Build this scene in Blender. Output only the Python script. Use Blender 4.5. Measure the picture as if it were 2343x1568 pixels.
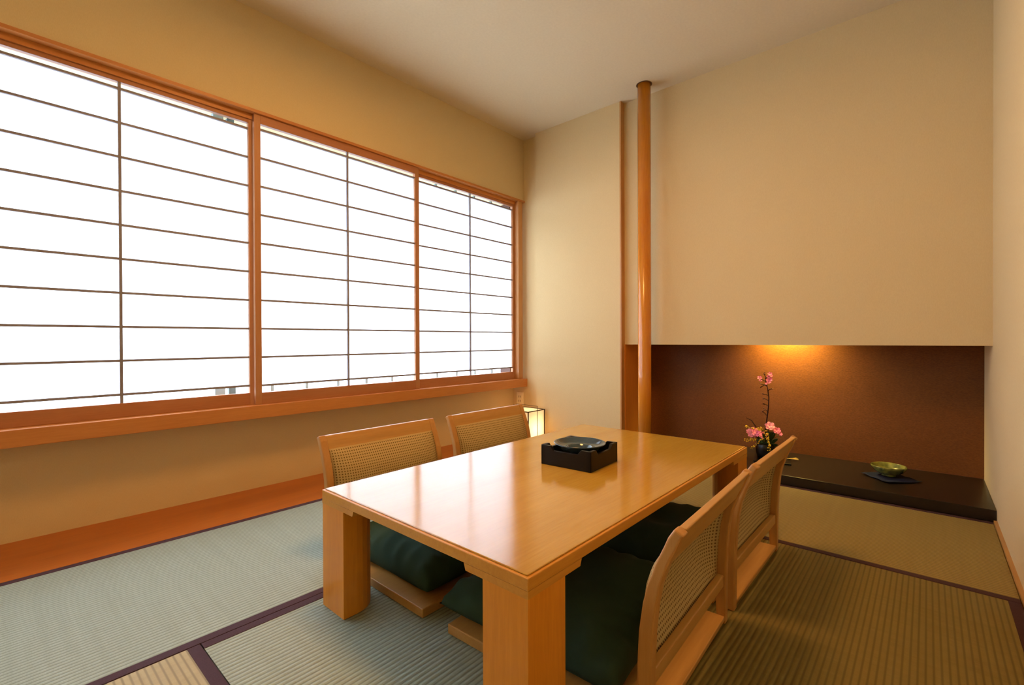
import bpy, bmesh, math, random
from mathutils import Vector, Matrix
for o in list(bpy.data.objects): bpy.data.objects.remove(o)
sc = bpy.context.scene
C = sc.collection
PI = math.pi

# ------------------------------------------------------------------ camera
cam_d = bpy.data.cameras.new('camera')
cam = bpy.data.objects.new('camera', cam_d); C.objects.link(cam)
cam_d.sensor_width = 36.0; cam_d.lens = 1073.1 / 2343 * 36.0
cam_d.clip_start = 0.02
_y, _p, _r = math.radians(41.5468), math.radians(-0.3063), math.radians(-0.2089)
fw = Vector((math.cos(_y)*math.cos(_p), math.sin(_y)*math.cos(_p), math.sin(_p)))
rt = Vector((math.sin(_y), -math.cos(_y), 0)); up = rt.cross(fw)
rt2 = rt*math.cos(_r) + up*math.sin(_r); up2 = up*math.cos(_r) - rt*math.sin(_r)
m = Matrix((rt2, up2, -fw)).transposed().to_4x4(); m.translation = (0, 0, 0.84)
cam.matrix_world = m
sc.camera = cam

# ------------------------------------------------------------------ world, exposure
SKY = 12.1
w = bpy.data.worlds.new('sky'); sc.world = w; w.use_nodes = True
wn = w.node_tree.nodes; wn['Background'].inputs[0].default_value = (0.84, 0.98, 1.22, 1); wn['Background'].inputs[1].default_value = SKY
sc.view_settings.view_transform = 'Standard'; sc.view_settings.look = 'None'
sc.view_settings.exposure = 0.0; sc.view_settings.gamma = 1.0
sc.view_settings.use_curve_mapping = False
WARM = (1.0, 0.49, 0.14)

# ------------------------------------------------------------------ materials
def lin(r, g, b):
    f = lambda c: (c/255/12.92) if c/255 <= .04045 else ((c/255+.055)/1.055)**2.4
    return (f(r), f(g), f(b), 1)
def mat(name, col=(.5, .5, .5, 1), rough=.5, spec=.5, metal=0, coat=0):
    M = bpy.data.materials.new(name); M.use_nodes = True
    b = M.node_tree.nodes['Principled BSDF']
    b.inputs['Base Color'].default_value = col; b.inputs['Roughness'].default_value = rough
    b.inputs['Specular IOR Level'].default_value = spec; b.inputs['Metallic'].default_value = metal
    b.inputs['Coat Weight'].default_value = coat
    return M
def N(M, t, **k):
    n = M.node_tree.nodes.new(t)
    for a, v in k.items():
        if a.startswith('i_'): n.inputs[a[2:].replace('_', ' ')].default_value = v
        else: setattr(n, a, v)
    return n
def Lk(M, a, b): M.node_tree.links.new(a, b)
def bsdf(M): return M.node_tree.nodes['Principled BSDF']
def noise_mat(name, c1, c2, scale=(1, 1, 1), nscale=5, detail=4, rough=.5, spec=.5, bump=0, dist=.01, coat=0, lo=.3, hi=.7, distort=0):
    M = mat(name, c1, rough, spec, 0, coat)
    tc = N(M, 'ShaderNodeTexCoord'); mp = N(M, 'ShaderNodeMapping'); mp.inputs['Scale'].default_value = scale
    nz = N(M, 'ShaderNodeTexNoise'); nz.inputs['Scale'].default_value = nscale; nz.inputs['Detail'].default_value = detail
    nz.inputs['Distortion'].default_value = distort
    cr = N(M, 'ShaderNodeValToRGB'); cr.color_ramp.elements[0].position = lo; cr.color_ramp.elements[1].position = hi
    cr.color_ramp.elements[0].color = c1; cr.color_ramp.elements[1].color = c2
    Lk(M, tc.outputs['Object'], mp.inputs['Vector']); Lk(M, mp.outputs[0], nz.inputs['Vector'])
    Lk(M, nz.outputs['Fac'], cr.inputs['Fac']); Lk(M, cr.outputs[0], bsdf(M).inputs['Base Color'])
    if bump:
        bp = N(M, 'ShaderNodeBump'); bp.inputs['Strength'].default_value = bump; bp.inputs['Distance'].default_value = dist
        Lk(M, nz.outputs['Fac'], bp.inputs['Height']); Lk(M, bp.outputs[0], bsdf(M).inputs['Normal'])
    return M
def wood(name, c1, c2, axis='x', rough=.35, coat=0, k=1.0, cath=True):
    """straight fine grain along axis, with slow cathedral figure"""
    M = mat(name, c1, rough, .5, 0, coat)
    s = {'x': (1.0, 14, 14), 'y': (14, 1.0, 14), 'z': (14, 14, 1.0)}[axis]
    tc = N(M, 'ShaderNodeTexCoord')
    mp = N(M, 'ShaderNodeMapping'); mp.inputs['Scale'].default_value = tuple(v*k for v in s)
    n1 = N(M, 'ShaderNodeTexNoise'); n1.inputs['Scale'].default_value = 9; n1.inputs['Detail'].default_value = 6; n1.inputs['Roughness'].default_value = .65
    s2 = {'x': (.7, 5, 5), 'y': (5, .7, 5), 'z': (5, 5, .7)}[axis]
    mp2 = N(M, 'ShaderNodeMapping'); mp2.inputs['Scale'].default_value = tuple(v*k for v in s2)
    n2 = N(M, 'ShaderNodeTexNoise'); n2.inputs['Scale'].default_value = 1.3; n2.inputs['Detail'].default_value = 1
    mu = N(M, 'ShaderNodeMath', operation='MULTIPLY'); mu.inputs[1].default_value = 14
    sn = N(M, 'ShaderNodeMath', operation='SINE')
    ma = N(M, 'ShaderNodeMath', operation='MULTIPLY_ADD'); ma.inputs[1].default_value = .13 if cath else .04
    cr = N(M, 'ShaderNodeValToRGB'); cr.color_ramp.elements[0].position = .25; cr.color_ramp.elements[1].position = .78
    cr.color_ramp.elements[0].color = c2; cr.color_ramp.elements[1].color = c1
    Lk(M, tc.outputs['Object'], mp.inputs['Vector']); Lk(M, tc.outputs['Object'], mp2.inputs['Vector'])
    Lk(M, mp.outputs[0], n1.inputs['Vector']); Lk(M, mp2.outputs[0], n2.inputs['Vector'])
    Lk(M, n2.outputs['Fac'], mu.inputs[0]); Lk(M, mu.outputs[0], sn.inputs[0]); Lk(M, sn.outputs[0], ma.inputs[0])
    Lk(M, n1.outputs['Fac'], ma.inputs[2]); Lk(M, ma.outputs[0], cr.inputs['Fac'])
    Lk(M, cr.outputs[0], bsdf(M).inputs['Base Color'])
    return M
def wallpaper(name, c1, c2, sc3=(60, 60, 14), bump=.12, rough=.85):
    return noise_mat(name, c1, c2, sc3, 8, 3, rough, .25, bump, .002)

WALL = wallpaper('woven cream wallpaper', (.70, .540, .285, 1), (.74, .580, .315, 1))
CEIL = wallpaper('ceiling paper', (.70, .58, .375, 1), (.73, .61, .40, 1), (9, 9, 9), .05)
ALC = noise_mat('rust paper', (.120, .035, .006, 1), (.20, .066, .012, 1), (60, 45, 150), 2.2, 5, .55, .4, .25, .002)
W_TAB = wood('oiled table wood', (.54, .31, .040, 1), (.46, .245, .028, 1), 'x', .13, .0)
bsdf(W_TAB).inputs['Specular IOR Level'].default_value = 1.0
W_LEG = wood('table leg wood', (.82, .33, .032, 1), (.70, .26, .022, 1), 'z', .3)
W_EDGE = wood('table edge wood', (.70, .34, .05, 1), (.60, .26, .035, 1), 'x', .3)
W_CHX = wood('chair wood', (.52, .285, .082, 1), (.45, .23, .060, 1), 'x', .38, 0, 1, False)
W_CHZ = wood('chair post wood', (.52, .265, .078, 1), (.44, .21, .055, 1), 'z', .38, 0, 1, False)
W_FLOOR = wood('red brown floorboard', (.50, .135, .016, 1), (.38, .09, .01, 1), 'x', .3)
W_SILL = wood('sill wood', (.60, .235, .055, 1), (.50, .18, .04, 1), 'x', .42)
W_SHO = wood('shoji frame wood', (.48, .20, .085, 1), (.40, .155, .06, 1), 'x', .5)
W_SHOZ = wood('shoji stile wood', (.50, .23, .095, 1), (.42, .175, .065, 1), 'z', .5)
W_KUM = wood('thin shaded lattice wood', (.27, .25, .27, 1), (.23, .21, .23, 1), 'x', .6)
W_POST = wood('polished round post', (.68, .26, .020, 1), (.58, .19, .012, 1), 'z', .22, .35)
W_TRIMZ = wood('upright trim wood', (.60, .30, .10, 1), (.50, .23, .07, 1), 'z', .4)
LACQ = noise_mat('black stained board', (.009, .006, .006, 1), (.015, .009, .008, 1), (2, 16, 16), 3, 3, .32, .5)
BLACK = mat('black lacquer', (.006, .006, .007, 1), .3, .3)
DARKBOX = mat('dark brown lacquer', (.006, .004, .003, 1), .35, .2)
WIRE = mat('dark bronze wire', (.05, .03, .015, 1), .45, .5, .3)
HERI = noise_mat('plum cloth border', (.055, .026, .035, 1), (.075, .036, .046, 1), (1, 1, 1), 400, 2, .8, .2, .2, .001)
GREEN = noise_mat('dark green cushion cloth', (.024, .052, .036, 1), (.034, .068, .046, 1), (1, 1, 1), 6, 4, .85, .15, .15, .004)
IVORY = mat('ivory plastic', (.92, .80, .52, 1), .4)
DARK = mat('dark slot', (.05, .03, .02, 1), .6)
ALU = mat('grey blue aluminium', (.24, .34, .38, 1), .5, .5, .2)
ROOFG = noise_mat('pale roof sheet', (.20, .25, .28, 1), (.26, .30, .32, 1), (1, 1, 1), 2, 2, .7)
ROOFD = mat('roof seam', (.13, .18, .21, 1), .7)
OUTWALL = mat('brown outside wall', (.10, .05, .035, 1), .8)
PINK = noise_mat('pink petals', (.78, .13, .34, 1), (.88, .28, .46, 1), (1, 1, 1), 60, 2, .6, .3)
PALEP = noise_mat('pale pink petals', (.88, .42, .50, 1), (.82, .22, .36, 1), (1, 1, 1), 60, 2, .6, .3)
YEL = mat('yellow blossom', (.80, .50, .03, 1), .6, .3)
LEAF = mat('dark leaf', (.035, .07, .02, 1), .5, .4)
TWIG = mat('dark twig', (.030, .008, .006, 1), .7, .2)
NAVY = noise_mat('navy cloth', (.010, .015, .045, 1), (.015, .022, .06, 1), (1, 1, 1), 300, 2, .85, .2, .2, .001)
GLAZE = noise_mat('blue grey glaze', (.030, .060, .085, 1), (.045, .078, .10, 1), (1, 1, 1), 40, 4, .08, .6)
BOWLM = noise_mat('green gold glaze', (.30, .30, .06, 1), (.05, .07, .035, 1), (1, 1, 1), 28, 4, .25, .5, .1, .002)
GOLD = mat('pale folded paper', (.60, .42, .16, 1), .6)

def paper_mat():
    M = bpy.data.materials.new('shoji paper'); M.use_nodes = True; nt = M.node_tree; nt.nodes.remove(bsdf(M))
    out = nt.nodes['Material Output']
    tr = N(M, 'ShaderNodeBsdfTranslucent'); tr.inputs['Color'].default_value = (.93, .93, .91, 1)
    df = N(M, 'ShaderNodeBsdfDiffuse'); df.inputs['Color'].default_value = (.85, .82, .76, 1)
    mx = N(M, 'ShaderNodeMixShader'); mx.inputs[0].default_value = .25
    Lk(M, tr.outputs[0], mx.inputs[1]); Lk(M, df.outputs[0], mx.inputs[2]); Lk(M, mx.outputs[0], out.inputs[0])
    return M
PAPER = paper_mat()
def lamp_paper():
    M = bpy.data.materials.new('lit lamp paper'); M.use_nodes = True; nt = M.node_tree; nt.nodes.remove(bsdf(M))
    out = nt.nodes['Material Output']
    tr = N(M, 'ShaderNodeBsdfTranslucent'); tr.inputs['Color'].default_value = (.93, .90, .82, 1)
    df = N(M, 'ShaderNodeBsdfDiffuse'); df.inputs['Color'].default_value = (.85, .75, .55, 1)
    mx = N(M, 'ShaderNodeMixShader'); mx.inputs[0].default_value = .15
    Lk(M, tr.outputs[0], mx.inputs[1]); Lk(M, df.outputs[0], mx.inputs[2]); Lk(M, mx.outputs[0], out.inputs[0])
    return M
LPAPER = lamp_paper()
def emis(name, col, s):
    M = bpy.data.materials.new(name); M.use_nodes = True; nt = M.node_tree; nt.nodes.remove(bsdf(M))
    e = N(M, 'ShaderNodeEmission'); e.inputs[0].default_value = (*col, 1); e.inputs[1].default_value = s
    Lk(M, e.outputs[0], nt.nodes['Material Output'].inputs[0]); return M

def tatami(name, axis, cA, cB, pitch=.0153):
    """ribs run along axis; rush crosses them"""
    M = mat(name, cA, .62, .35)
    tc = N(M, 'ShaderNodeTexCoord'); sp = N(M, 'ShaderNodeSeparateXYZ'); Lk(M, tc.outputs['Object'], sp.inputs[0])
    mu = N(M, 'ShaderNodeMath', operation='MULTIPLY'); mu.inputs[1].default_value = 2*PI/pitch
    Lk(M, sp.outputs['Y' if axis == 'x' else 'X'], mu.inputs[0])
    sn = N(M, 'ShaderNodeMath', operation='SINE'); Lk(M, mu.outputs[0], sn.inputs[0])
    rg = N(M, 'ShaderNodeMapRange'); rg.inputs['From Min'].default_value = -1; rg.inputs['From Max'].default_value = -.2
    Lk(M, sn.outputs[0], rg.inputs['Value'])
    mp = N(M, 'ShaderNodeMapping'); mp.inputs['Scale'].default_value = (420, 25, 1) if axis == 'x' else (25, 420, 1)
    nz = N(M, 'ShaderNodeTexNoise'); nz.inputs['Scale'].default_value = 1; nz.inputs['Detail'].default_value = 2
    Lk(M, tc.outputs['Object'], mp.inputs['Vector']); Lk(M, mp.outputs[0], nz.inputs['Vector'])
    mp3 = N(M, 'ShaderNodeMapping'); mp3.inputs['Scale'].default_value = (45, 1.2, 1) if axis == 'x' else (1.2, 45, 1)
    n3 = N(M, 'ShaderNodeTexNoise'); n3.inputs['Scale'].default_value = 1; n3.inputs['Detail'].default_value = 2
    Lk(M, tc.outputs['Object'], mp3.inputs['Vector']); Lk(M, mp3.outputs[0], n3.inputs['Vector'])
    ad = N(M, 'ShaderNodeMath', operation='MULTIPLY_ADD'); ad.inputs[1].default_value = .5
    Lk(M, nz.outputs['Fac'], ad.inputs[0])
    h2 = N(M, 'ShaderNodeMath', operation='MULTIPLY'); h2.inputs[1].default_value = .5; Lk(M, n3.outputs['Fac'], h2.inputs[0]); Lk(M, h2.outputs[0], ad.inputs[2])
    cr = N(M, 'ShaderNodeValToRGB'); cr.color_ramp.elements[0].position = .3; cr.color_ramp.elements[1].position = .7
    cr.color_ramp.elements[0].color = cB; cr.color_ramp.elements[1].color = cA
    Lk(M, ad.outputs[0], cr.inputs['Fac'])
    mix = N(M, 'ShaderNodeMix', data_type='RGBA'); mix.inputs[6].default_value = tuple(c*.66 for c in cB[:3]) + (1,)
    Lk(M, rg.outputs[0], mix.inputs[0]); Lk(M, cr.outputs[0], mix.inputs[7]); Lk(M, mix.outputs[2], bsdf(M).inputs['Base Color'])
    hs = N(M, 'ShaderNodeMath', operation='MULTIPLY_ADD'); hs.inputs[1].default_value = .12
    Lk(M, nz.outputs['Fac'], hs.inputs[0]); Lk(M, sn.outputs[0], hs.inputs[2])
    bp = N(M, 'ShaderNodeBump'); bp.inputs['Strength'].default_value = .5; bp.inputs['Distance'].default_value = .0012
    Lk(M, hs.outputs[0], bp.inputs['Height']); Lk(M, bp.outputs[0], bsdf(M).inputs['Normal'])
    return M
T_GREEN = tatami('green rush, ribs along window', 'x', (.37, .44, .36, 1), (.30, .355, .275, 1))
T_SHADE = tatami('aged rush, ribs along window', 'x', (.24, .185, .055, 1), (.195, .145, .04, 1))  # base colour darkened to carry the shade on the right-hand floor
T_SHADEY = tatami('aged rush, ribs towards window', 'y', (.36, .27, .085, 1), (.30, .22, .065, 1))  # shade in front of the alcove put into the rush colour

T_STRAW = tatami('straw coloured rush, ribs towards window', 'y', (.48, .40, .21, 1), (.40, .33, .16, 1))  # yellower base stands in for the rush sheen at this viewing angle

def cane():
    """woven cane: dark square gaps between crossing strands (uv in metres)"""
    M = mat('woven cane', (.55, .40, .17, 1), .6, .3); nt = M.node_tree; b = bsdf(M)
    uv = N(M, 'ShaderNodeUVMap'); sp = N(M, 'ShaderNodeSeparateXYZ'); Lk(M, uv.outputs[0], sp.inputs[0])
    holes = []; P = .0098
    for ax in 'XY':
        mu = N(M, 'ShaderNodeMath', operation='MULTIPLY'); mu.inputs[1].default_value = 2*PI/P; Lk(M, sp.outputs[ax], mu.inputs[0])
        sn = N(M, 'ShaderNodeMath', operation='SINE'); Lk(M, mu.outputs[0], sn.inputs[0])
        g = N(M, 'ShaderNodeMath', operation='GREATER_THAN'); g.inputs[1].default_value = .12; Lk(M, sn.outputs[0], g.inputs[0]); holes.append((g, sn))
    hm = N(M, 'ShaderNodeMath', operation='MULTIPLY'); Lk(M, holes[0][0].outputs[0], hm.inputs[0]); Lk(M, holes[1][0].outputs[0], hm.inputs[1])
    mx = N(M, 'ShaderNodeMix', data_type='RGBA'); mx.inputs[6].default_value = (.46, .34, .15, 1); mx.inputs[7].default_value = (.13, .075, .022, 1)
    Lk(M, hm.outputs[0], mx.inputs[0]); Lk(M, mx.outputs[2], b.inputs['Base Color'])
    ad = N(M, 'ShaderNodeMath', operation='MULTIPLY'); Lk(M, holes[0][1].outputs[0], ad.inputs[0]); Lk(M, holes[1][1].outputs[0], ad.inputs[1])
    bp = N(M, 'ShaderNodeBump'); bp.inputs['Strength'].default_value = -.6; bp.inputs['Distance'].default_value = .0015
    Lk(M, ad.outputs[0], bp.inputs['Height']); Lk(M, bp.outputs[0], b.inputs['Normal'])
    return M
CANE = cane()

# ------------------------------------------------------------------ mesh helpers
def box(bm, x0, x1, y0, y1, z0, z1):
    vs = [bm.verts.new(p) for p in [(x0,y0,z0),(x1,y0,z0),(x1,y1,z0),(x0,y1,z0),(x0,y0,z1),(x1,y0,z1),(x1,y1,z1),(x0,y1,z1)]]
    for f in [(3,2,1,0),(4,5,6,7),(0,1,5,4),(1,2,6,5),(2,3,7,6),(3,0,4,7)]: bm.faces.new([vs[i] for i in f])
def prism(bm, poly, axis, a0, a1):
    """poly: list of 2D points in the plane across axis, extruded from a0 to a1"""
    def P(p, a):
        return {'x': (a, p[0], p[1]), 'y': (p[0], a, p[1]), 'z': (p[0], p[1], a)}[axis]
    A = [bm.verts.new(P(p, a0)) for p in poly]; B = [bm.verts.new(P(p, a1)) for p in poly]
    n = len(poly)
    bm.faces.new(A[::-1]); bm.faces.new(B)
    for i in range(n): bm.faces.new([A[i], A[(i+1) % n], B[(i+1) % n], B[i]])
def lathe(bm, prof, cx=0, cy=0, seg=48, wob=None):
    rings = []
    for r, z in prof:
        if r < 1e-6: rings.append([bm.verts.new((cx, cy, z))]); continue
        rings.append([bm.verts.new((cx+r*(1+(wob(a, z) if wob else 0))*math.cos(a), cy+r*(1+(wob(a, z) if wob else 0))*math.sin(a), z)) for a in [2*PI*i/seg for i in range(seg)]])
    for A, B in zip(rings, rings[1:]):
        for i in range(seg):
            j = (i+1) % seg
            if len(A) == 1 and len(B) == 1: continue
            if len(A) == 1: bm.faces.new([A[0], B[j], B[i]])
            elif len(B) == 1: bm.faces.new([A[i], A[j], B[0]])
            else: bm.faces.new([A[i], A[j], B[j], B[i]])
def tube(bm, pts, rad, seg=8):
    pts = [Vector(p) for p in pts]
    rr = rad if isinstance(rad, (list, tuple)) else [rad]*len(pts)
    rings = []; ref = None
    for i, p in enumerate(pts):
        d = (pts[min(i+1, len(pts)-1)] - pts[max(i-1, 0)]).normalized()
        if ref is None: ref = Vector((0, 0, 1)) if abs(d.z) < .9 else Vector((1, 0, 0))
        s = d.cross(ref).normalized(); t = s.cross(d).normalized(); ref = t
        rings.append([bm.verts.new(p + (s*math.cos(2*PI*k/seg) + t*math.sin(2*PI*k/seg))*rr[i]) for k in range(seg)])
    for A, B in zip(rings, rings[1:]):
        for k in range(seg): bm.faces.new([A[k], A[(k+1) % seg], B[(k+1) % seg], B[k]])
    bm.faces.new(rings[0][::-1]); bm.faces.new(rings[-1])
def obj(name, bm, M, parent=None, smooth=False, bevel=0, segs=2, **props):
    bmesh.ops.recalc_face_normals(bm, faces=bm.faces[:])
    me = bpy.data.meshes.new(name); bm.to_mesh(me); bm.free(); me.materials.append(M)
    if smooth:
        for p in me.polygons: p.use_smooth = True
    o = bpy.data.objects.new(name, me); C.objects.link(o)
    if parent: o.parent = parent
    if bevel:
        b = o.modifiers.new('bevel', 'BEVEL'); b.width = bevel; b.segments = segs; b.limit_method = 'ANGLE'; b.angle_limit = math.radians(40)
    for k, v in props.items(): o[k] = v
    return o
def mk(*boxes):
    bm = bmesh.new()
    for b in boxes: box(bm, *b)
    return bm
def struct(name, bm, M, bevel=0, parent=None, label=None):
    o = obj(name, bm, M, parent, bevel=bevel)
    if not parent:
        o['kind'] = 'structure'
    if label: o['label'] = label
    return o
def thing(name, label, cat, loc=(0, 0, 0), rz=0, group=None):
    o = bpy.data.objects.new(name, None); C.objects.link(o); o.location = loc; o.rotation_euler = (0, 0, rz)
    o.empty_display_size = .05
    o['label'] = label; o['category'] = cat
    if group: o['group'] = group
    return o
def tag(o, label, cat, group=None):
    o['label'] = label; o['category'] = cat
    if group: o['group'] = group
    return o
def dup(root, loc, rz, label):
    r = root.copy(); C.objects.link(r); r.location = loc; r.rotation_euler = (0, 0, rz); r['label'] = label
    for ch in list(root.children):
        c = ch.copy(); C.objects.link(c); c.parent = r
        for g in ch.children:
            d = g.copy(); C.objects.link(d); d.parent = c
    return r

# ------------------------------------------------------------------ room shell
YW, YL, YR = 2.735, 2.875, -.237      # window wall, lower recessed part, right wall
XB, XF, XP, XA = -1.6, 3.255, 3.205, 3.70
HC = 2.64
struct('floor', mk((XB, XA+.1, YR-.1, YL+.1, -.12, -.055)), mat('subfloor', (.2, .12, .06, 1), .8))
struct('ceiling', mk((XB-.1, XA+.1, YR-.1, YL+.1, HC, HC+.1)), CEIL)
struct('wall_left', mk((XB, XF, YW, YW+.30, 2.095, HC), (XB, -1.25, YW, YW+.30, .42, 2.095)), WALL)
struct('wall_left', mk((XB, XF, YL, YL+.10, -.055, .42)), WALL)
struct('wall_right', mk((XB, XA+.1, YR-.1, YR, -.055, HC)), WALL)
struct('wall_back', mk((XB-.1, XB, YR-.1, YL+.1, -.055, HC)), WALL)
struct('wall_far', mk((XF, XF+.1, 1.735, YL+.1, -.055, HC)), WALL)
struct('wall_far', mk((XP, XF, 1.745, 2.56, -.01, HC)), WALL)      # panel standing forward
struct('trim_1', mk((XP-.002, XF, 1.733, 1.745, -.01, HC)), W_TRIMZ)
struct('wall_alcove', mk((XF, XF+.07, YR, 1.735, .803, HC)), WALL)
struct('wall_alcove_back', mk((XA, XA+.08, YR, 1.80, -.055, 1.25)), ALC)
struct('wall_alcove_top', mk((XF+.07, XA, YR, 1.735, 1.15, 1.25)), WALL)
struct('trim_2', mk((XF-.001, XA, 1.729, 1.735, -.055, .803), (XF+.07, XA, 1.729, 1.735, .803, 1.15)), wood('alcove side board', (.80, .30, .05, 1), (.68, .24, .035, 1), 'z', .4))
# window head, sill and jamb
wf = struct('window_1', mk((-1.25, XF, YW-.035, YW+.14, .421, .492)), W_SILL, .003)
obj('window_head', mk((-1.25, XF, YW-.012, YW+.14, 2.078, 2.094), (-1.25, 3.17, YW+.027, YW+.035, 2.05, 2.078)), W_SILL, wf)
obj('window_jamb', mk((3.168, 3.225, YW-.008, YW+.14, .492, 2.078)), W_TRIMZ, wf, bevel=.002)
obj('window_jamb', mk((-1.25, -1.2, YW-.008, YW+.14, .492, 2.078)), W_TRIMZ, wf, bevel=.002)
obj('window_reveal', mk((3.150, 3.2, YW+.082, YW+.20, .495, 2.07)), OUTWALL, wf, label='dark brown outside reveal of the window')
# floorboards along the window and at the far end
struct('trim_3', mk((XB, XF, 2.412, YL, -.055, -.002)), W_FLOOR, label='red brown floorboard running under the window')
struct('trim_4', mk((3.054, XP, 1.745, 2.41, -.055, -.002)), W_FLOOR)
struct('trim_5', mk((XF-.016, XF, 2.565, 2.735, -.002, .235)), W_SILL)
struct('baseboard_right', mk((XB, 3.04, YR, YR+.012, -.002, .012)), W_CHX)

# ------------------------------------------------------------------ tatami mats
def mat_thing(x0, x1, y0, y1, M, heri_axis, label, hs=(1, 1)):
    t = thing('tatami_mat', label, 'tatami mat', ((x0+x1)/2, (y0+y1)/2, -.055), 0, 'tatami mats')
    hx, hy = (x1-x0)/2-.001, (y1-y0)/2-.001; w_ = .030
    obj('mat_surface', mk((-hx, hx, -hy, hy, 0, .055)), M, t)
    for s in (0, 1):
        if heri_axis == 'x':
            a, b = (-hy-.0002, -hy+w_) if s == 0 else (hy-w_, hy+.0002)
            obj('cloth_border', mk((-hx, hx, a, b, .001, .0564)), HERI, t, bevel=.0008)
        else:
            a, b = (-hx-.0002, -hx+w_) if s == 0 else (hx-w_, hx+.0002)
            obj('cloth_border', mk((a, b, -hy, hy, .001, .0564)), HERI, t, bevel=.0008)
    return t
mat_thing(-.50, 1.275, 1.509, 2.411, T_GREEN, 'x', 'pale green tatami mat beside the window floorboard, left of the table')
mat_thing(1.275, 3.05, 1.509, 2.411, T_GREEN, 'x', 'green tatami mat under the backs of the two window-side chairs')
mat_thing(.395, 2.17, .636, 1.508, T_GREEN, 'x', 'tatami mat directly under the low table')
mat_thing(.395, 2.17, YR+.013, .635, T_SHADE, 'x', 'tatami mat painted yellow brown for shade, behind the right-hand chairs, by the right wall')
mat_thing(2.171, 3.05, YR+.013, 1.508, T_SHADEY, 'y', 'tatami mat lying along the front of the black alcove board')
mat_thing(-.49, .394, YR+.013, 1.508, T_STRAW, 'y', 'tatami mat with a straw sheen painted in, at the bottom left, ribs running towards the window')
mat_thing(-1.59, -.50, YR+.013, 2.411, T_GREEN, 'x', 'wide green tatami mat at the back of the room, behind the viewpoint')

# ------------------------------------------------------------------ shoji screens
ROWS = [.595 + i*.1562 for i in range(10)]
def shoji(x0, x1, yf, label, name='shoji_screen', lo=.500, hi=2.079):
    xc = (x0+x1)/2; h = (x1-x0)/2; st = .033; d = .026
    t = thing(name, label, 'sliding paper screen', (xc, yf, lo-.008), 0, 'shoji screens in the window')
    z0 = 0; z1 = hi-lo+.008; q = lambda z: z-lo+.008
    obj('stile', mk((-h, -h+st, 0, d, z0, z1)), W_SHOZ, t, bevel=.0015)
    obj('stile', mk((h-st, h, 0, d, z0, z1)), W_SHOZ, t, bevel=.0015)
    obj('bottom_rail', mk((-h+st, h-st, 0, d, z0, q(.556))), W_SHO, t, bevel=.0015)
    obj('top_rail', mk((-h+st, h-st, 0, d, q(2.030), z1)), W_SHO, t, bevel=.0015)
    bm = bmesh.new()
    for z in ROWS: box(bm, -h+st, h-st, .004, .016, q(z)-.0054, q(z)+.0054)
    box(bm, -.0056, .0056, .003, .0165, q(.556), q(2.030))
    obj('lattice', bm, W_KUM, t)
    obj('paper', mk((-h+st, h-st, .0168, .0176, q(ROWS[0]), q(ROWS[-1]))), PAPER, t)
    return t
YI, YO = YW+.002, YW+.036
shoji(-.155, 1.000, YO, 'widest paper screen at the left, ending at the double upright')
shoji(.984, 2.085, YI, 'middle paper screen, between the double upright and the slim upright')
shoji(2.08, 3.172, YO, 'paper screen at the far right end of the window, next to the corner')
shoji(-1.20, -.14, YI, 'paper screen beyond the left edge of the picture')

# ------------------------------------------------------------------ outside the window
g = thing('window_grille', 'grey upright bars outside the window, showing under the two right-hand screens', 'window grille', (2.1, 2.965, .45))
obj('rail', mk((-1.05, 1.0, -.01, .01, 0, .02)), ALU, g)
obj('rail', mk((-1.05, 1.0, -.01, .01, 1.75, 1.77)), ALU, g)
for k in range(10):
    x = 1.155 + .2115*k - 2.1
    obj('bar', mk((x-.009, x+.009, -.011, .011, .02, 1.75)), ALU, g)
s = thing('outer_window', 'grey blue aluminium outer window showing above and below the left screen', 'window', (.9, 2.93, .40))
obj('upright', mk((-.055, -.005, 0, .035, 0, 1.85)), ALU, s)
obj('upright', mk((.02, .055, .02, .05, 0, 1.85)), mat('darker aluminium', (.10, .17, .20, 1), .5), s)
obj('sill_track', mk((-2.0, 2.2, -.02, .05, 0, .02)), ALU, s)
r = thing('neighbouring_roof', 'pale grey sheet roof seen in the slit below the paper screens', 'roof', (0, 0, 0))
obj('roof_sheet', mk((-14, 12, 3.6, 16, -.9, -.8)), ROOFG, r)
bm = bmesh.new()
for k in range(26): box(bm, -14+k, -13.94+k, 3.6, 16, -.8, -.74)
obj('roof_seams', bm, ROOFD, r)
gnd = obj('ground', mk((-60, 60, 3.3, 90, -3.2, -3.0)), mat('grey ground', (.35, .36, .36, 1), .9)); gnd['kind'] = 'structure'

# ------------------------------------------------------------------ alcove: board, post, bowl, flowers
b = obj('alcove_board', mk((3.056, XA-.001, YR+.001, 1.727, .0, .055)), LACQ, None, bevel=.002)
tag(b, 'low black-stained board running across the alcove floor', 'platform')
t = thing('wooden_post', 'round polished wooden post rising from the alcove board to the ceiling', 'post', (3.108, 1.500, .055))
bm = bmesh.new(); lathe(bm, [(0, 0), (.0455, 0), (.0455, .4), (.0455, HC-.055), (0, HC-.055)], seg=40)
o = obj('post_shaft', bm, W_POST, t, smooth=True)
bm = bmesh.new(); lathe(bm, [(.0455, HC-.058), (.054, HC-.058), (.054, HC-.0552), (.0455, HC-.0552)], seg=40)
obj('collar', bm, mat('brown gap ring', (.12, .05, .015, 1), .6), t)

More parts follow.
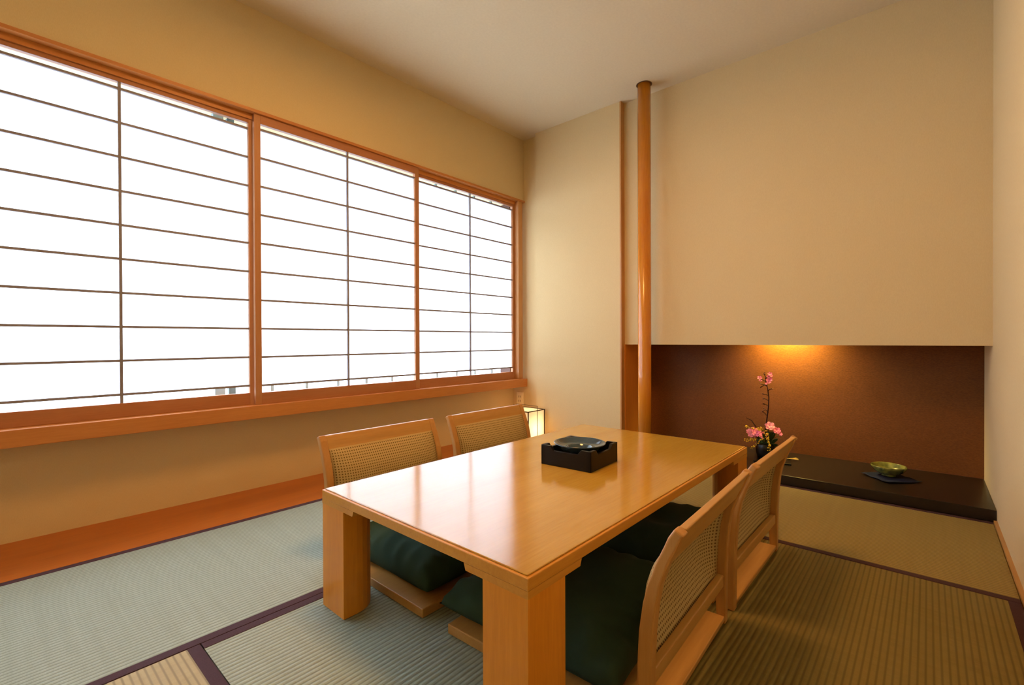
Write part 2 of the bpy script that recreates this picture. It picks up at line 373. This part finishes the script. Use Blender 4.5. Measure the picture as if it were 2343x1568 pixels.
cl = bmesh.new()
NG = 14
def clothz(u, v): return .0022 + .002*math.sin(7*u+3*v) + .0035*max(0, abs(u)+abs(v)-1.5)
top = [[cl.verts.new(((i/NG-.5)*.19, (j/NG-.5)*.19, clothz(i/NG*2-1, j/NG*2-1)+.0015)) for j in range(NG+1)] for i in range(NG+1)]
for i in range(NG):
    for j in range(NG): cl.faces.new([top[i][j], top[i+1][j], top[i+1][j+1], top[i][j+1]])
o = obj('square_cloth', cl, NAVY, None, smooth=True); sm = o.modifiers.new('s', 'SOLIDIFY'); sm.thickness = .0025; sm.offset = -1
o.location = (3.375, .155, .0562); o.rotation_euler = (0, 0, math.radians(43))
tag(o, 'dark navy square cloth laid cornerwise under the tea bowl', 'cloth')
bm = bmesh.new()
prof = [(0, 0), (.030, 0), (.033, .004), (.031, .010), (.048, .016), (.066, .028), (.077, .045), (.082, .056), (.080, .059), (.077, .056), (.070, .042), (.058, .027), (.035, .018), (0, .015)]
lathe(bm, prof, seg=56, wob=lambda a, z: .02*math.sin(3*a+1)+.012*math.sin(5*a))
o = obj('tea_bowl', bm, BOWLM, None, smooth=True); o.location = (3.400, .165, .063)
tag(o, 'green and gold glazed tea bowl on the navy cloth', 'bowl')

VX, VY = 3.40, .795
tr = obj('display_tray', mk((-.105, .105, -.105, .105, 0, .010)), BLACK, None, bevel=.002)
tr.location = (3.395, .755, .0552); tr.rotation_euler = (0, 0, math.radians(12)); tag(tr, 'thin black tray under the flower vase', 'tray')
fan = thing('folded_paper', 'pale folded paper strips at the right corner of the flower tray', 'paper', (3.452, .652, .0655), math.radians(35))
for k in range(3):
    bm = bmesh.new(); prism(bm, [(-.004, 0), (.004, 0), (.004, .002), (-.004, .002)], 'y', -.035, .03)
    f = obj('strip', bm, GOLD, fan); f.rotation_euler = (0, 0, math.radians(-24+24*k)); f.location = (0, 0, .0022*k)
vs = bmesh.new(); ZV = .0655
lathe(vs, [(0, 0), (.042, 0), (.050, .004), (.056, .03), (.058, .055), (.054, .085), (.050, .092), (.046, .090), (.050, .06), (.048, .02), (0, .015)], seg=40)
v = obj('vase', vs, BLACK, None, smooth=True); v.location = (VX, VY, ZV); tag(v, 'squat black vase holding the flowers in the alcove', 'vase')
random.seed(7)
def petals(bm, c, r, n=5, tilt=.5, rot=0, nrm=Vector((-.75, -.2, .6))):
    nrm = nrm.normalized(); a = nrm.cross(Vector((0, 0, 1))).normalized(); b2 = nrm.cross(a)
    for k in range(n):
        th = rot + 2*PI*k/n
        d = a*math.cos(th) + b2*math.sin(th); s2 = nrm.cross(d)
        pts = []
        for (u, w2, hh) in [(0.08, 0, 0), (.45, .30, .18), (.85, .36, .34), (1.05, .0, .30), (.85, -.36, .34), (.45, -.30, .18)]:
            pts.append(c + d*u*r + s2*w2*r + nrm*hh*r*tilt)
        top_ = [bm.verts.new(p) for p in pts]; bot = [bm.verts.new(p - nrm*.0009) for p in pts]
        bm.faces.new(top_); bm.faces.new(bot[::-1])
        for i in range(6): bm.faces.new([top_[i], bot[i], bot[(i+1) % 6], top_[(i+1) % 6]])
def leafm(bm, a, b, wdt):
    a, b = Vector(a), Vector(b); d = (b-a); s2 = d.cross(Vector((.7, .3, .2))).normalized()*wdt
    up_ = Vector((0, 0, .3*wdt))
    ps = [a, a+d*.35+s2, a+d*.75+s2*.7, b, a+d*.75-s2*.7, a+d*.35-s2]
    T_ = [bm.verts.new(p+up_) for p in ps]; B_ = [bm.verts.new(p-Vector((0, 0, .0008))) for p in ps]
    bm.faces.new(T_); bm.faces.new(B_[::-1])
    for i in range(6): bm.faces.new([T_[i], B_[i], B_[(i+1) % 6], T_[(i+1) % 6]])
base = Vector((VX, VY, ZV+.07))
def place(dy, z, dx=0): return Vector((VX+dx, VY+dy, z))      # dy>0 is left in the picture
# tall branch
br = thing('blossom_branch', 'tall thin branch with small pink blossoms standing in the vase', 'branch', (VX, VY, ZV+.03))
O = Vector(br.location)
spine = [place(.0, .14), place(-.002, .26), place(-.010, .33), place(-.018, .40), place(-.020, .46), place(-.012, .52), place(-.002, .565), place(.002, .595)]
bm = bmesh.new(); tube(bm, [p-O for p in spine], [.0045, .0042, .004, .0036, .0034, .003, .0026, .002], 7)
twigs = [((-.012, .335), (.018, .365)), ((-.018, .40), (.012, .415)), ((-.02, .435), (.01, .45)), ((-.02, .47), (.01, .475)), ((-.015, .50), (-.035, .515)), ((-.008, .54), (.022, .525)), ((-.004, .56), (.03, .575)), ((.0, .575), (-.022, .60)), ((-.01, .53), (.025, .545)), ((0, .59), (.005, .61)), ((-.018, .36), (.008, .38))]
for (a, b_) in twigs: tube(bm, [place(*a)-O, place((a[0]+b_[0])/2+.002, (a[1]+b_[1])/2+.004)-O, place(*b_)-O], [.0028, .0025, .002], 5)
obj('branch_stem', bm, TWIG, br)
bm = bmesh.new()
for (dy, z, r_) in [(.034, .583, .015), (.030, .568, .010), (-.026, .612, .014), (-.020, .596, .012), (-.026, .577, .018), (-.022, .560, .014), (-.012, .572, .010), (-.006, .548, .008), (-.034, .60, .01)]:
    petals(bm, place(dy, z, random.uniform(-.01, .01))-O, r_, 5, .8, random.random()*3)
obj('blossoms', bm, PINK, br)
bm = bmesh.new()
for (a, b_) in twigs:
    for q_ in range(3):
        p = place(b_[0]+random.uniform(-.006, .006), b_[1]+random.uniform(-.008, .006), random.uniform(-.006, .006))-O
        tube(bm, [p, p+Vector((random.uniform(-.002, .002), random.uniform(-.003, .003), .005))], [.0034, .0046], 5)
obj('buds', bm, mat('reddish buds', (.10, .02, .012, 1), .6), br, kind='stuff')
# pink flowers
pf = [('large pink flower at the upper right of the vase, beside the branch foot', -.028, .272, .030, PALEP), ('coral pink flower at the right edge of the bouquet', -.066, .247, .024, PINK),
      ('pale pink flower at the lower left edge of the bouquet', .082, .205, .022, PALEP), ('deep pink flower at the centre left of the bouquet', .046, .222, .030, PINK),
      ('pink flower low in the middle of the bouquet, over the vase rim', .014, .205, .026, PINK), ('small pink flower at the left, under the dark twig', .072, .238, .018, PINK),
      ('pink flower at the far left of the bouquet, paler than its neighbours', .095, .222, .020, PALEP), ('small magenta flower tucked over the left rim of the vase', .060, .200, .018, PINK),
      ('small coral flower farthest right, below its larger neighbour', -.088, .228, .013, PINK)]
for lab, dy, z, r_, M in pf:
    c = place(dy, z, random.uniform(-.03, .0)); f = thing('pink_flower', lab, 'flower', tuple(c), 0, 'pink flowers in the vase')
    bm = bmesh.new(); petals(bm, Vector(), r_, 6, .9, random.random()*3); petals(bm, Vector((-.003, 0, .003)), r_*.6, 5, 1.3, random.random()*3); obj('petals', bm, M, f)
    bm = bmesh.new(); tube(bm, [Vector((0, 0, 0)), (base-c)*.5+Vector((0, 0, .01)), base-c], .0014, 5); obj('stem', bm, LEAF, f)
ys = [('yellow blossom spray hanging over the front right of the vase', [(-.012, .20, -.03), (-.030, .185, -.05), (-.038, .155, -.06), (-.034, .125, -.062)]),
      ('yellow blossom spray drooping to the lower left of the vase', [(.012, .19, -.03), (.03, .17, -.055), (.05, .145, -.065), (.072, .118, -.07)]),
      ('yellow blossom mass across the top middle of the bouquet', [(.05, .245, -.01), (.03, .255, -.03), (.005, .25, -.035), (-.012, .225, -.04), (-.02, .215, -.04)]),
      ('thin yellow spray reaching out at the upper left', [(.04, .235, -.01), (.065, .245, -.02), (.088, .25, -.02), (.112, .258, -.02)]),
      ('yellow blossom spray at the far left above the tray', [(.05, .18, -.02), (.075, .178, -.03), (.095, .172, -.03), (.108, .165, -.03)])]
for i, (lab, pts) in enumerate(ys):
    P_ = [place(a, b_, c_) for a, b_, c_ in pts]; f = thing('yellow_spray', lab, 'flower', tuple(P_[0]), 0, 'yellow sprays in the vase'); O2 = P_[0]
    bm = bmesh.new(); tube(bm, [base-O2] + [p-O2 for p in P_], .0012, 5); obj('stem', bm, LEAF, f)
    bm = bmesh.new()
    for a, b_ in zip(P_, P_[1:]):
        for k in range(13 if i == 2 else 9):
            p = a.lerp(b_, random.random()) - O2 + Vector([random.uniform(-1, 1)*(.011 if i in (2, 4) else .006) for _ in range(3)])
            bmesh.ops.create_icosphere(bm, subdivisions=1, radius=random.uniform(.0028, .0048), matrix=Matrix.Translation(p))
    obj('blossoms', bm, YEL, f)
lv = thing('leaf_spray', 'dark green leaves filling the bouquet above the vase', 'leaves', tuple(base)); bm = bmesh.new()
for k in range(46):
    a = random.uniform(0, 2*PI); rr = random.uniform(.03, .085); q_ = Vector((math.cos(a)*rr*.6-.01, math.sin(a)*rr-.005, random.uniform(.02, .12)))
    leafm(bm, q_*.55, q_, random.uniform(.006, .011))
obj('leaves', bm, LEAF, lv)
bm = bmesh.new(); dt = [place(.03, .22)-base, place(.062, .265)-base, place(.085, .298)-base, place(.118, .312)-base]; tube(bm, dt, [.003, .004, .0035, .0015], 6); obj('dark_twig', bm, TWIG, lv)

# ------------------------------------------------------------------ alcove lamp (behind the hanging wall)
al = thing('alcove_lamp', 'small lamp hidden behind the hanging wall, lighting the rust-coloured alcove', 'lamp', (3.53, .72, 1.05))
bm = bmesh.new(); lathe(bm, [(0, .10), (.03, .10), (.03, .04), (.04, .0), (.037, .0), (.027, .04), (0, .05)], seg=24); obj('lamp_housing', bm, WIRE, al, smooth=True)
bm = bmesh.new(); bmesh.ops.create_uvsphere(bm, u_segments=16, v_segments=8, radius=.018, matrix=Matrix.Translation((0, 0, .012))); obj('bulb', bm, emis('bulb glow', (1, .62, .18), 30), al, smooth=True)
l = bpy.data.lights.new('alcove_light', 'SPOT'); l.energy = 74; l.color = (1, .74, .17); l.shadow_soft_size = .02; l.spot_size = math.radians(136); l.spot_blend = 1.0
lo = bpy.data.objects.new('alcove_light', l); C.objects.link(lo); lo.location = (3.575, .72, 1.0); lo.rotation_euler = Vector((.5, 0, -1)).to_track_quat('-Z', 'Y').to_euler()

# ------------------------------------------------------------------ floor lantern in the corner
ln = thing('paper_lantern', 'small square paper lantern with dark wire frame, glowing on the floor in the corner', 'lantern', (2.967, 2.454, -.0015))
LW, LH = .218, .247
bm = bmesh.new(); e = .0035
for x in (0, LW):
    for y in (0, LW): box(bm, x-e, x+e, y-e, y+e, 0, LH)
for z in (.012, LH):
    for a in (0, LW):
        box(bm, -e, LW+e, a-e, a+e, z-e, z+e); box(bm, a-e, a+e, -e, LW+e, z-e, z+e)
obj('frame', bm, WIRE, ln)
bm = bmesh.new(); i_ = .004; t_ = .0008
box(bm, i_, LW-i_, i_, i_+t_, .014, LH-.001); box(bm, i_, LW-i_, LW-i_-t_, LW-i_, .014, LH-.001)
box(bm, i_, i_+t_, i_+t_, LW-i_-t_, .014, LH-.001); box(bm, LW-i_-t_, LW-i_, i_+t_, LW-i_-t_, .014, LH-.001)
box(bm, i_+t_, LW-i_-t_, i_+t_, LW-i_-t_, LH-.002, LH-.0012)
obj('paper_shade', bm, LPAPER, ln)
bm = bmesh.new(); tube(bm, [(LW*.52, -.005, .012), (LW*.52, -.005, LH+.038), (LW*.52, LW+.005, LH+.038), (LW*.52, LW+.005, .012)], .0028, 6); obj('handle', bm, WIRE, ln)
bm = bmesh.new(); lathe(bm, [(0, 0), (.05, 0), (.05, .012), (.018, .014), (.018, .05), (0, .05)], LW/2, LW/2, 20); obj('lamp_base', bm, BLACK, ln)
bm = bmesh.new(); bmesh.ops.create_uvsphere(bm, u_segments=16, v_segments=8, radius=.028, matrix=Matrix.Translation((LW/2, LW/2, .085))); obj('bulb', bm, emis('lantern bulb', (1, .70, .40), 75), ln, smooth=True)

# ------------------------------------------------------------------ outlet
ou = thing('wall_outlet', 'ivory wall outlet low in the corner beside the lantern', 'outlet', (XF, 2.785, .245))
obj('cover_plate', mk((-.007, 0, -.040, .040, 0, .118)), IVORY, ou, bevel=.003)
for z in (.022, .062): 
    sk = obj('socket', mk((-.010, -.006, -.020, .020, z, z+.034)), IVORY, ou)
    obj('slots', mk((-.0108, -.0095, -.010, -.006, z+.008, z+.026), (-.0108, -.0095, .006, .010, z+.008, z+.026)), DARK, sk)

# ------------------------------------------------------------------ table
TX0, TX1, TY0, TY1, TH = .711, 2.215, .590, 1.438, .370
TCX, TCY = (TX0+TX1)/2, (TY0+TY1)/2
tb = thing('low_table', 'long low honey-coloured wooden table with four thick legs', 'table', (TCX, TCY, .0012))
hx, hy = (TX1-TX0)/2, (TY1-TY0)/2
bm = bmesh.new(); box(bm, -hx, hx, -hy, hy, TH-.030, TH-.0035); obj('table_edge', bm, W_EDGE, tb, bevel=.002)
bm = bmesh.new(); box(bm, -hx+.007, hx-.007, -hy+.007, hy-.007, TH-.0036, TH); obj('tabletop', bm, W_TAB, tb, bevel=.0018)
lg = .127
for sx in (-1, 1):
    for sy in (-1, 1):
        # corner piece: thicker edge reaching past the leg, with a small chamfer
        bm = bmesh.new()
        x0 = sx*(hx-.0005); x1 = sx*(hx-lg-.06); c1 = sx*(hx-lg-.066)
        prism(bm, [(x0, TH-.046), (x1, TH-.046), (c1, TH-.030), (x0, TH-.030)], 'y', sy*(hy-.0005), sy*(hy-.03))
        y0 = sy*(hy-.0005); y1 = sy*(hy-lg-.055); c2 = sy*(hy-lg-.061)
        y0 = sy*(hy-.03)
        prism(bm, [(y0, TH-.046), (y1, TH-.046), (c2, TH-.030), (y0, TH-.030)], 'x', sx*(hx-.0005), sx*(hx-.03))
        obj('corner_block', bm, W_EDGE, tb)
        bm = bmesh.new(); pl = [(0, 0), (lg, 0), (lg, .045)]
        for k in range(7):
            a = k/6*PI/2; pl.append((.045+(lg-.045)*math.cos(a), .045+(lg-.045)*math.sin(a)))
        pl += [(.045, lg), (0, lg)]
        pts = []
        for p in pl:
            q_ = (sx*(hx-.0015-p[0]), sy*(hy-.0015-p[1]))
            if not pts or (abs(pts[-1][0]-q_[0])+abs(pts[-1][1]-q_[1])) > 1e-5: pts.append(q_)
        prism(bm, pts, 'z', .0005, TH-.0465); obj('leg', bm, W_LEG, tb)

# ------------------------------------------------------------------ smoking box with dish
BX = thing('square_wooden_box', 'dark square wooden box with raised corners on the table', 'box', (1.5115, .9955, TH+.0014), math.radians(3.2))
hb, wt, hh = .1055, .012, .073
for rot in range(4):
    bm = bmesh.new()
    pr = [(-hb, 0), (hb, 0), (hb, hh), (hb-.040, hh), (hb-.055, hh-.017), (-hb+.055, hh-.017), (-hb+.040, hh), (-hb, hh)]
    prism(bm, pr, 'y', -hb, -hb+wt); o = obj('side_panel', bm, DARKBOX, BX, bevel=.0012); o.rotation_euler = (0, 0, rot*PI/2)
obj('box_floor', mk((-hb+wt, hb-wt, -hb+wt, hb-wt, .002, .0100)), DARKBOX, BX)
bm = bmesh.new()
lathe(bm, [(0, 0), (.035, 0), (.040, .004), (.040, .018), (.060, .032), (.080, .048), (.092, .0610), (.0985, .0645), (.0980, .0670), (.0945, .0660), (.078, .0560), (.060, .0495), (.052, .0490), (.0485, .0505), (.0455, .0495), (.039, .037), (.028, .024), (.010, .018), (0, .0175)], seg=72)
d = obj('ceramic_dish', bm, GLAZE, None, smooth=True); d.location = (1.5115, .9955, TH+.0120)
tag(d, 'round blue grey glazed dish with a deep centre sitting in the dark box', 'dish')

# ------------------------------------------------------------------ floor chairs and cushions
CW = .572
def lean(z):   # distance of the post centre behind its foot, at height z (away from the table)
    pts = [(0, 0.0), (.08, -.001), (.16, -.001), (.23, .002), (.29, .009), (.33, .017), (.38, .034), (.43, .055), (.47, .074)]
    for (a, va), (b_, vb) in zip(pts, pts[1:]):
        if z <= b_:
            t_ = (z-a)/(b_-a); return va + (vb-va)*(t_*t_*(3-2*t_)*.35 + t_*.65)
    return pts[-1][1]
def make_chair(label):
    """foot line at y=0, sitter faces +y, centred on x"""
    t = thing('floor_chair', label, 'chair', (0, 0, 0), 0, 'legless floor chairs around the table'); hw = CW/2
    obj('seat_board', mk((-hw+.030, hw-.030, -.012, .10, .012, .026), (-hw, hw, .05, .590, .002, .030)), W_CHX, t, bevel=.003)
    for s_ in (-1, 1):
        bm = bmesh.new(); n = 22; prev = None
        for i in range(n+1):
            z = .466*i/n
            dp = .0125 + .003*math.sin(PI*min(1, z/.36))
            c_ = -lean(z); xo, xi = s_*hw, s_*(hw-.030)
            if i == n: dp *= .80
            ring = [bm.verts.new(p) for p in [(xo, c_-dp, z-(.35*.03 if i == n else 0)), (xi, c_-dp, z-(.35*.03 if i == n else 0)), (xi, c_+dp, z), (xo, c_+dp, z)]]
            if prev:
                for k in range(4): bm.faces.new([prev[k], prev[(k+1) % 4], ring[(k+1) % 4], ring[k]])
            else: bm.faces.new(ring[::-1])
            prev = ring
        bm.faces.new(prev)
        obj('side_post', bm, W_CHZ, t, smooth=False, bevel=.005, segs=3)
    def rail(z0, z1, th, name, n=8, off=0):
        bm = bmesh.new(); prev = None
        for i in range(n+1):
            z = z0+(z1-z0)*i/n; c_ = -lean(z)+off
            ring = [bm.verts.new(p) for p in [(-hw+.028, c_-th, z), (hw-.028, c_-th, z), (hw-.028, c_+th, z), (-hw+.028, c_+th, z)]]
            if prev:
                for k in range(4): bm.faces.new([prev[k], prev[(k+1) % 4], ring[(k+1) % 4], ring[k]])
            else: bm.faces.new(ring[::-1])
            prev = ring
        bm.faces.new(prev); return obj(name, bm, W_CHX, t, bevel=.004, segs=3)
    rail(.378, .462, .0095, 'top_rail'); rail(.112, .146, .010, 'lower_rail', 3)
    # cane panel, bulging towards the sitter
    bm = bmesh.new(); uvl = bm.loops.layers.uv.new('uv'); nu, nv = 30, 26; G_ = []; w2 = hw-.030
    for j in range(nv+1):
        v_ = j/nv; z = .134+(.412-.134)*v_
        row = []
        for i in range(nu+1):
            u_ = i/nu*2-1
            bl = .040*(1-abs(u_)**6)*(math.sin(PI*v_)**.7 if 0 < v_ < 1 else 0)
            row.append((bm.verts.new((u_*w2, -lean(z)+.0105+bl, z)), (u_*w2, z)))
        G_.append(row)
    for j in range(nv):
        for i in range(nu):
            q_ = [G_[j][i], G_[j][i+1], G_[j+1][i+1], G_[j+1][i]]
            f = bm.faces.new([a[0] for a in q_])
            for lp, a in zip(f.loops, q_): lp[uvl].uv = a[1]
    o = obj('cane_panel', bm, CANE, t, smooth=True)
    sm_ = o.modifiers.new('s', 'SOLIDIFY'); sm_.thickness = .002
    return t
RIGHT_Y, LEFT_Y = .447, 1.727
c0 = make_chair('nearest floor chair on the right of the table, its cane back closest')
c0.location = (1.184, RIGHT_Y, 0); c0.rotation_euler = (0, 0, math.radians(2.2))
dup(c0, (1.812, RIGHT_Y+.010, 0), 0, 'farther floor chair on the right side, its back in front of the alcove flowers')
dup(c0, (1.158, LEFT_Y, 0), PI, 'nearer floor chair on the window side, its green cushion showing under the table')
dup(c0, (1.815, LEFT_Y-.004, 0), PI, 'farther floor chair on the window side, next to the paper lantern')

def cushion(cx, cy, label, seed, rz=0, a=.235, b_=.245, h_=.105, base_=.0305):
    rnd = random.Random(seed); bm = bmesh.new(); n = 56; T_ = []; B_ = []
    ph = [rnd.uniform(0, 6) for _ in range(8)]
    for j in range(n+1):
        v_ = j/n*2-1; rt_, rb = [], []
        for i in range(n+1):
            u_ = i/n*2-1
            pin = 1-.055*(1-v_*v_)*abs(u_)**3; pin2 = 1-.055*(1-u_*u_)*abs(v_)**3
            x = a*u_*pin; y = b_*v_*pin2
            e_ = max(0, (1-abs(u_)**4)*(1-abs(v_)**4))**.42
            edge = 1-min(1, (1-max(abs(u_), abs(v_)))*3.2)
            wr = (math.sin(26*u_+ph[0]+2*math.sin(5*v_+ph[4]))*abs(v_)**3+math.sin(24*v_+ph[1]+2*math.sin(6*u_+ph[5]))*abs(u_)**3)*.0085*(.30+.70*edge)*min(1, e_*2)
            wr += .004*math.sin(5*u_+4*v_+ph[2])*e_ + .003*math.sin(9*u_-7*v_+ph[3])*e_
            dip = -.020*math.exp(-((u_*u_+v_*v_)/.10))
            zt = .030 + (h_-.030)*e_ + (wr+dip)*(1 if e_ > .02 else 0)
            zb = .030 - .030*min(1, e_*1.3)
            rt_.append(bm.verts.new((x, y, zt)))
            rb.append(rt_[-1] if (i in (0, n) or j in (0, n)) else bm.verts.new((x, y, zb)))
        T_.append(rt_); B_.append(rb)
    for j in range(n):
        for i in range(n):
            bm.faces.new([T_[j][i], T_[j][i+1], T_[j+1][i+1], T_[j+1][i]])
            q_ = [B_[j][i], B_[j+1][i], B_[j+1][i+1], B_[j][i+1]]
            try: bm.faces.new(q_)
            except ValueError: pass
    o = obj('floor_cushion', bm, GREEN, None, smooth=True); o.location = (cx, cy, base_); o.rotation_euler = (0, 0, rz)
    tag(o, label, 'cushion', 'dark green cushions on the floor chairs'); return o
cushion(1.180, .806, 'dark green cushion on the nearest right-hand chair, behind the front table leg', 3, math.radians(2), .278, .288, .125)
cushion(1.812, .790, 'dark green cushion on the farther right-hand chair, half under the table', 5, 0, .265, .255, .105)
cushion(1.160, 1.425, 'dark green wrinkled cushion seen beneath the table on the near window-side chair', 11, math.radians(1), .258, .262, .125)
cushion(1.815, 1.425, 'dark green cushion on the far window-side chair, hidden under the table', 14, 0, .258, .255, .11)

# ------------------------------------------------------------------ added warm fill lamp, unseen above the table
cl_ = thing('added_fill_light', 'added square fill lamp above the low table, out of the picture', 'lamp', (1.15, 1.22, HC-.10))
bm = mk((-.26, .26, -.26, .26, 0, .008)); obj('diffuser', bm, emis('warm diffuser', WARM, 37.0), cl_)
bm = mk((-.28, -.26, -.28, .28, -.004, .10), (.26, .28, -.28, .28, -.004, .10), (-.26, .26, -.28, -.26, -.004, .10), (-.26, .26, .26, .28, -.004, .10)); obj('lamp_frame', bm, W_CHX, cl_)
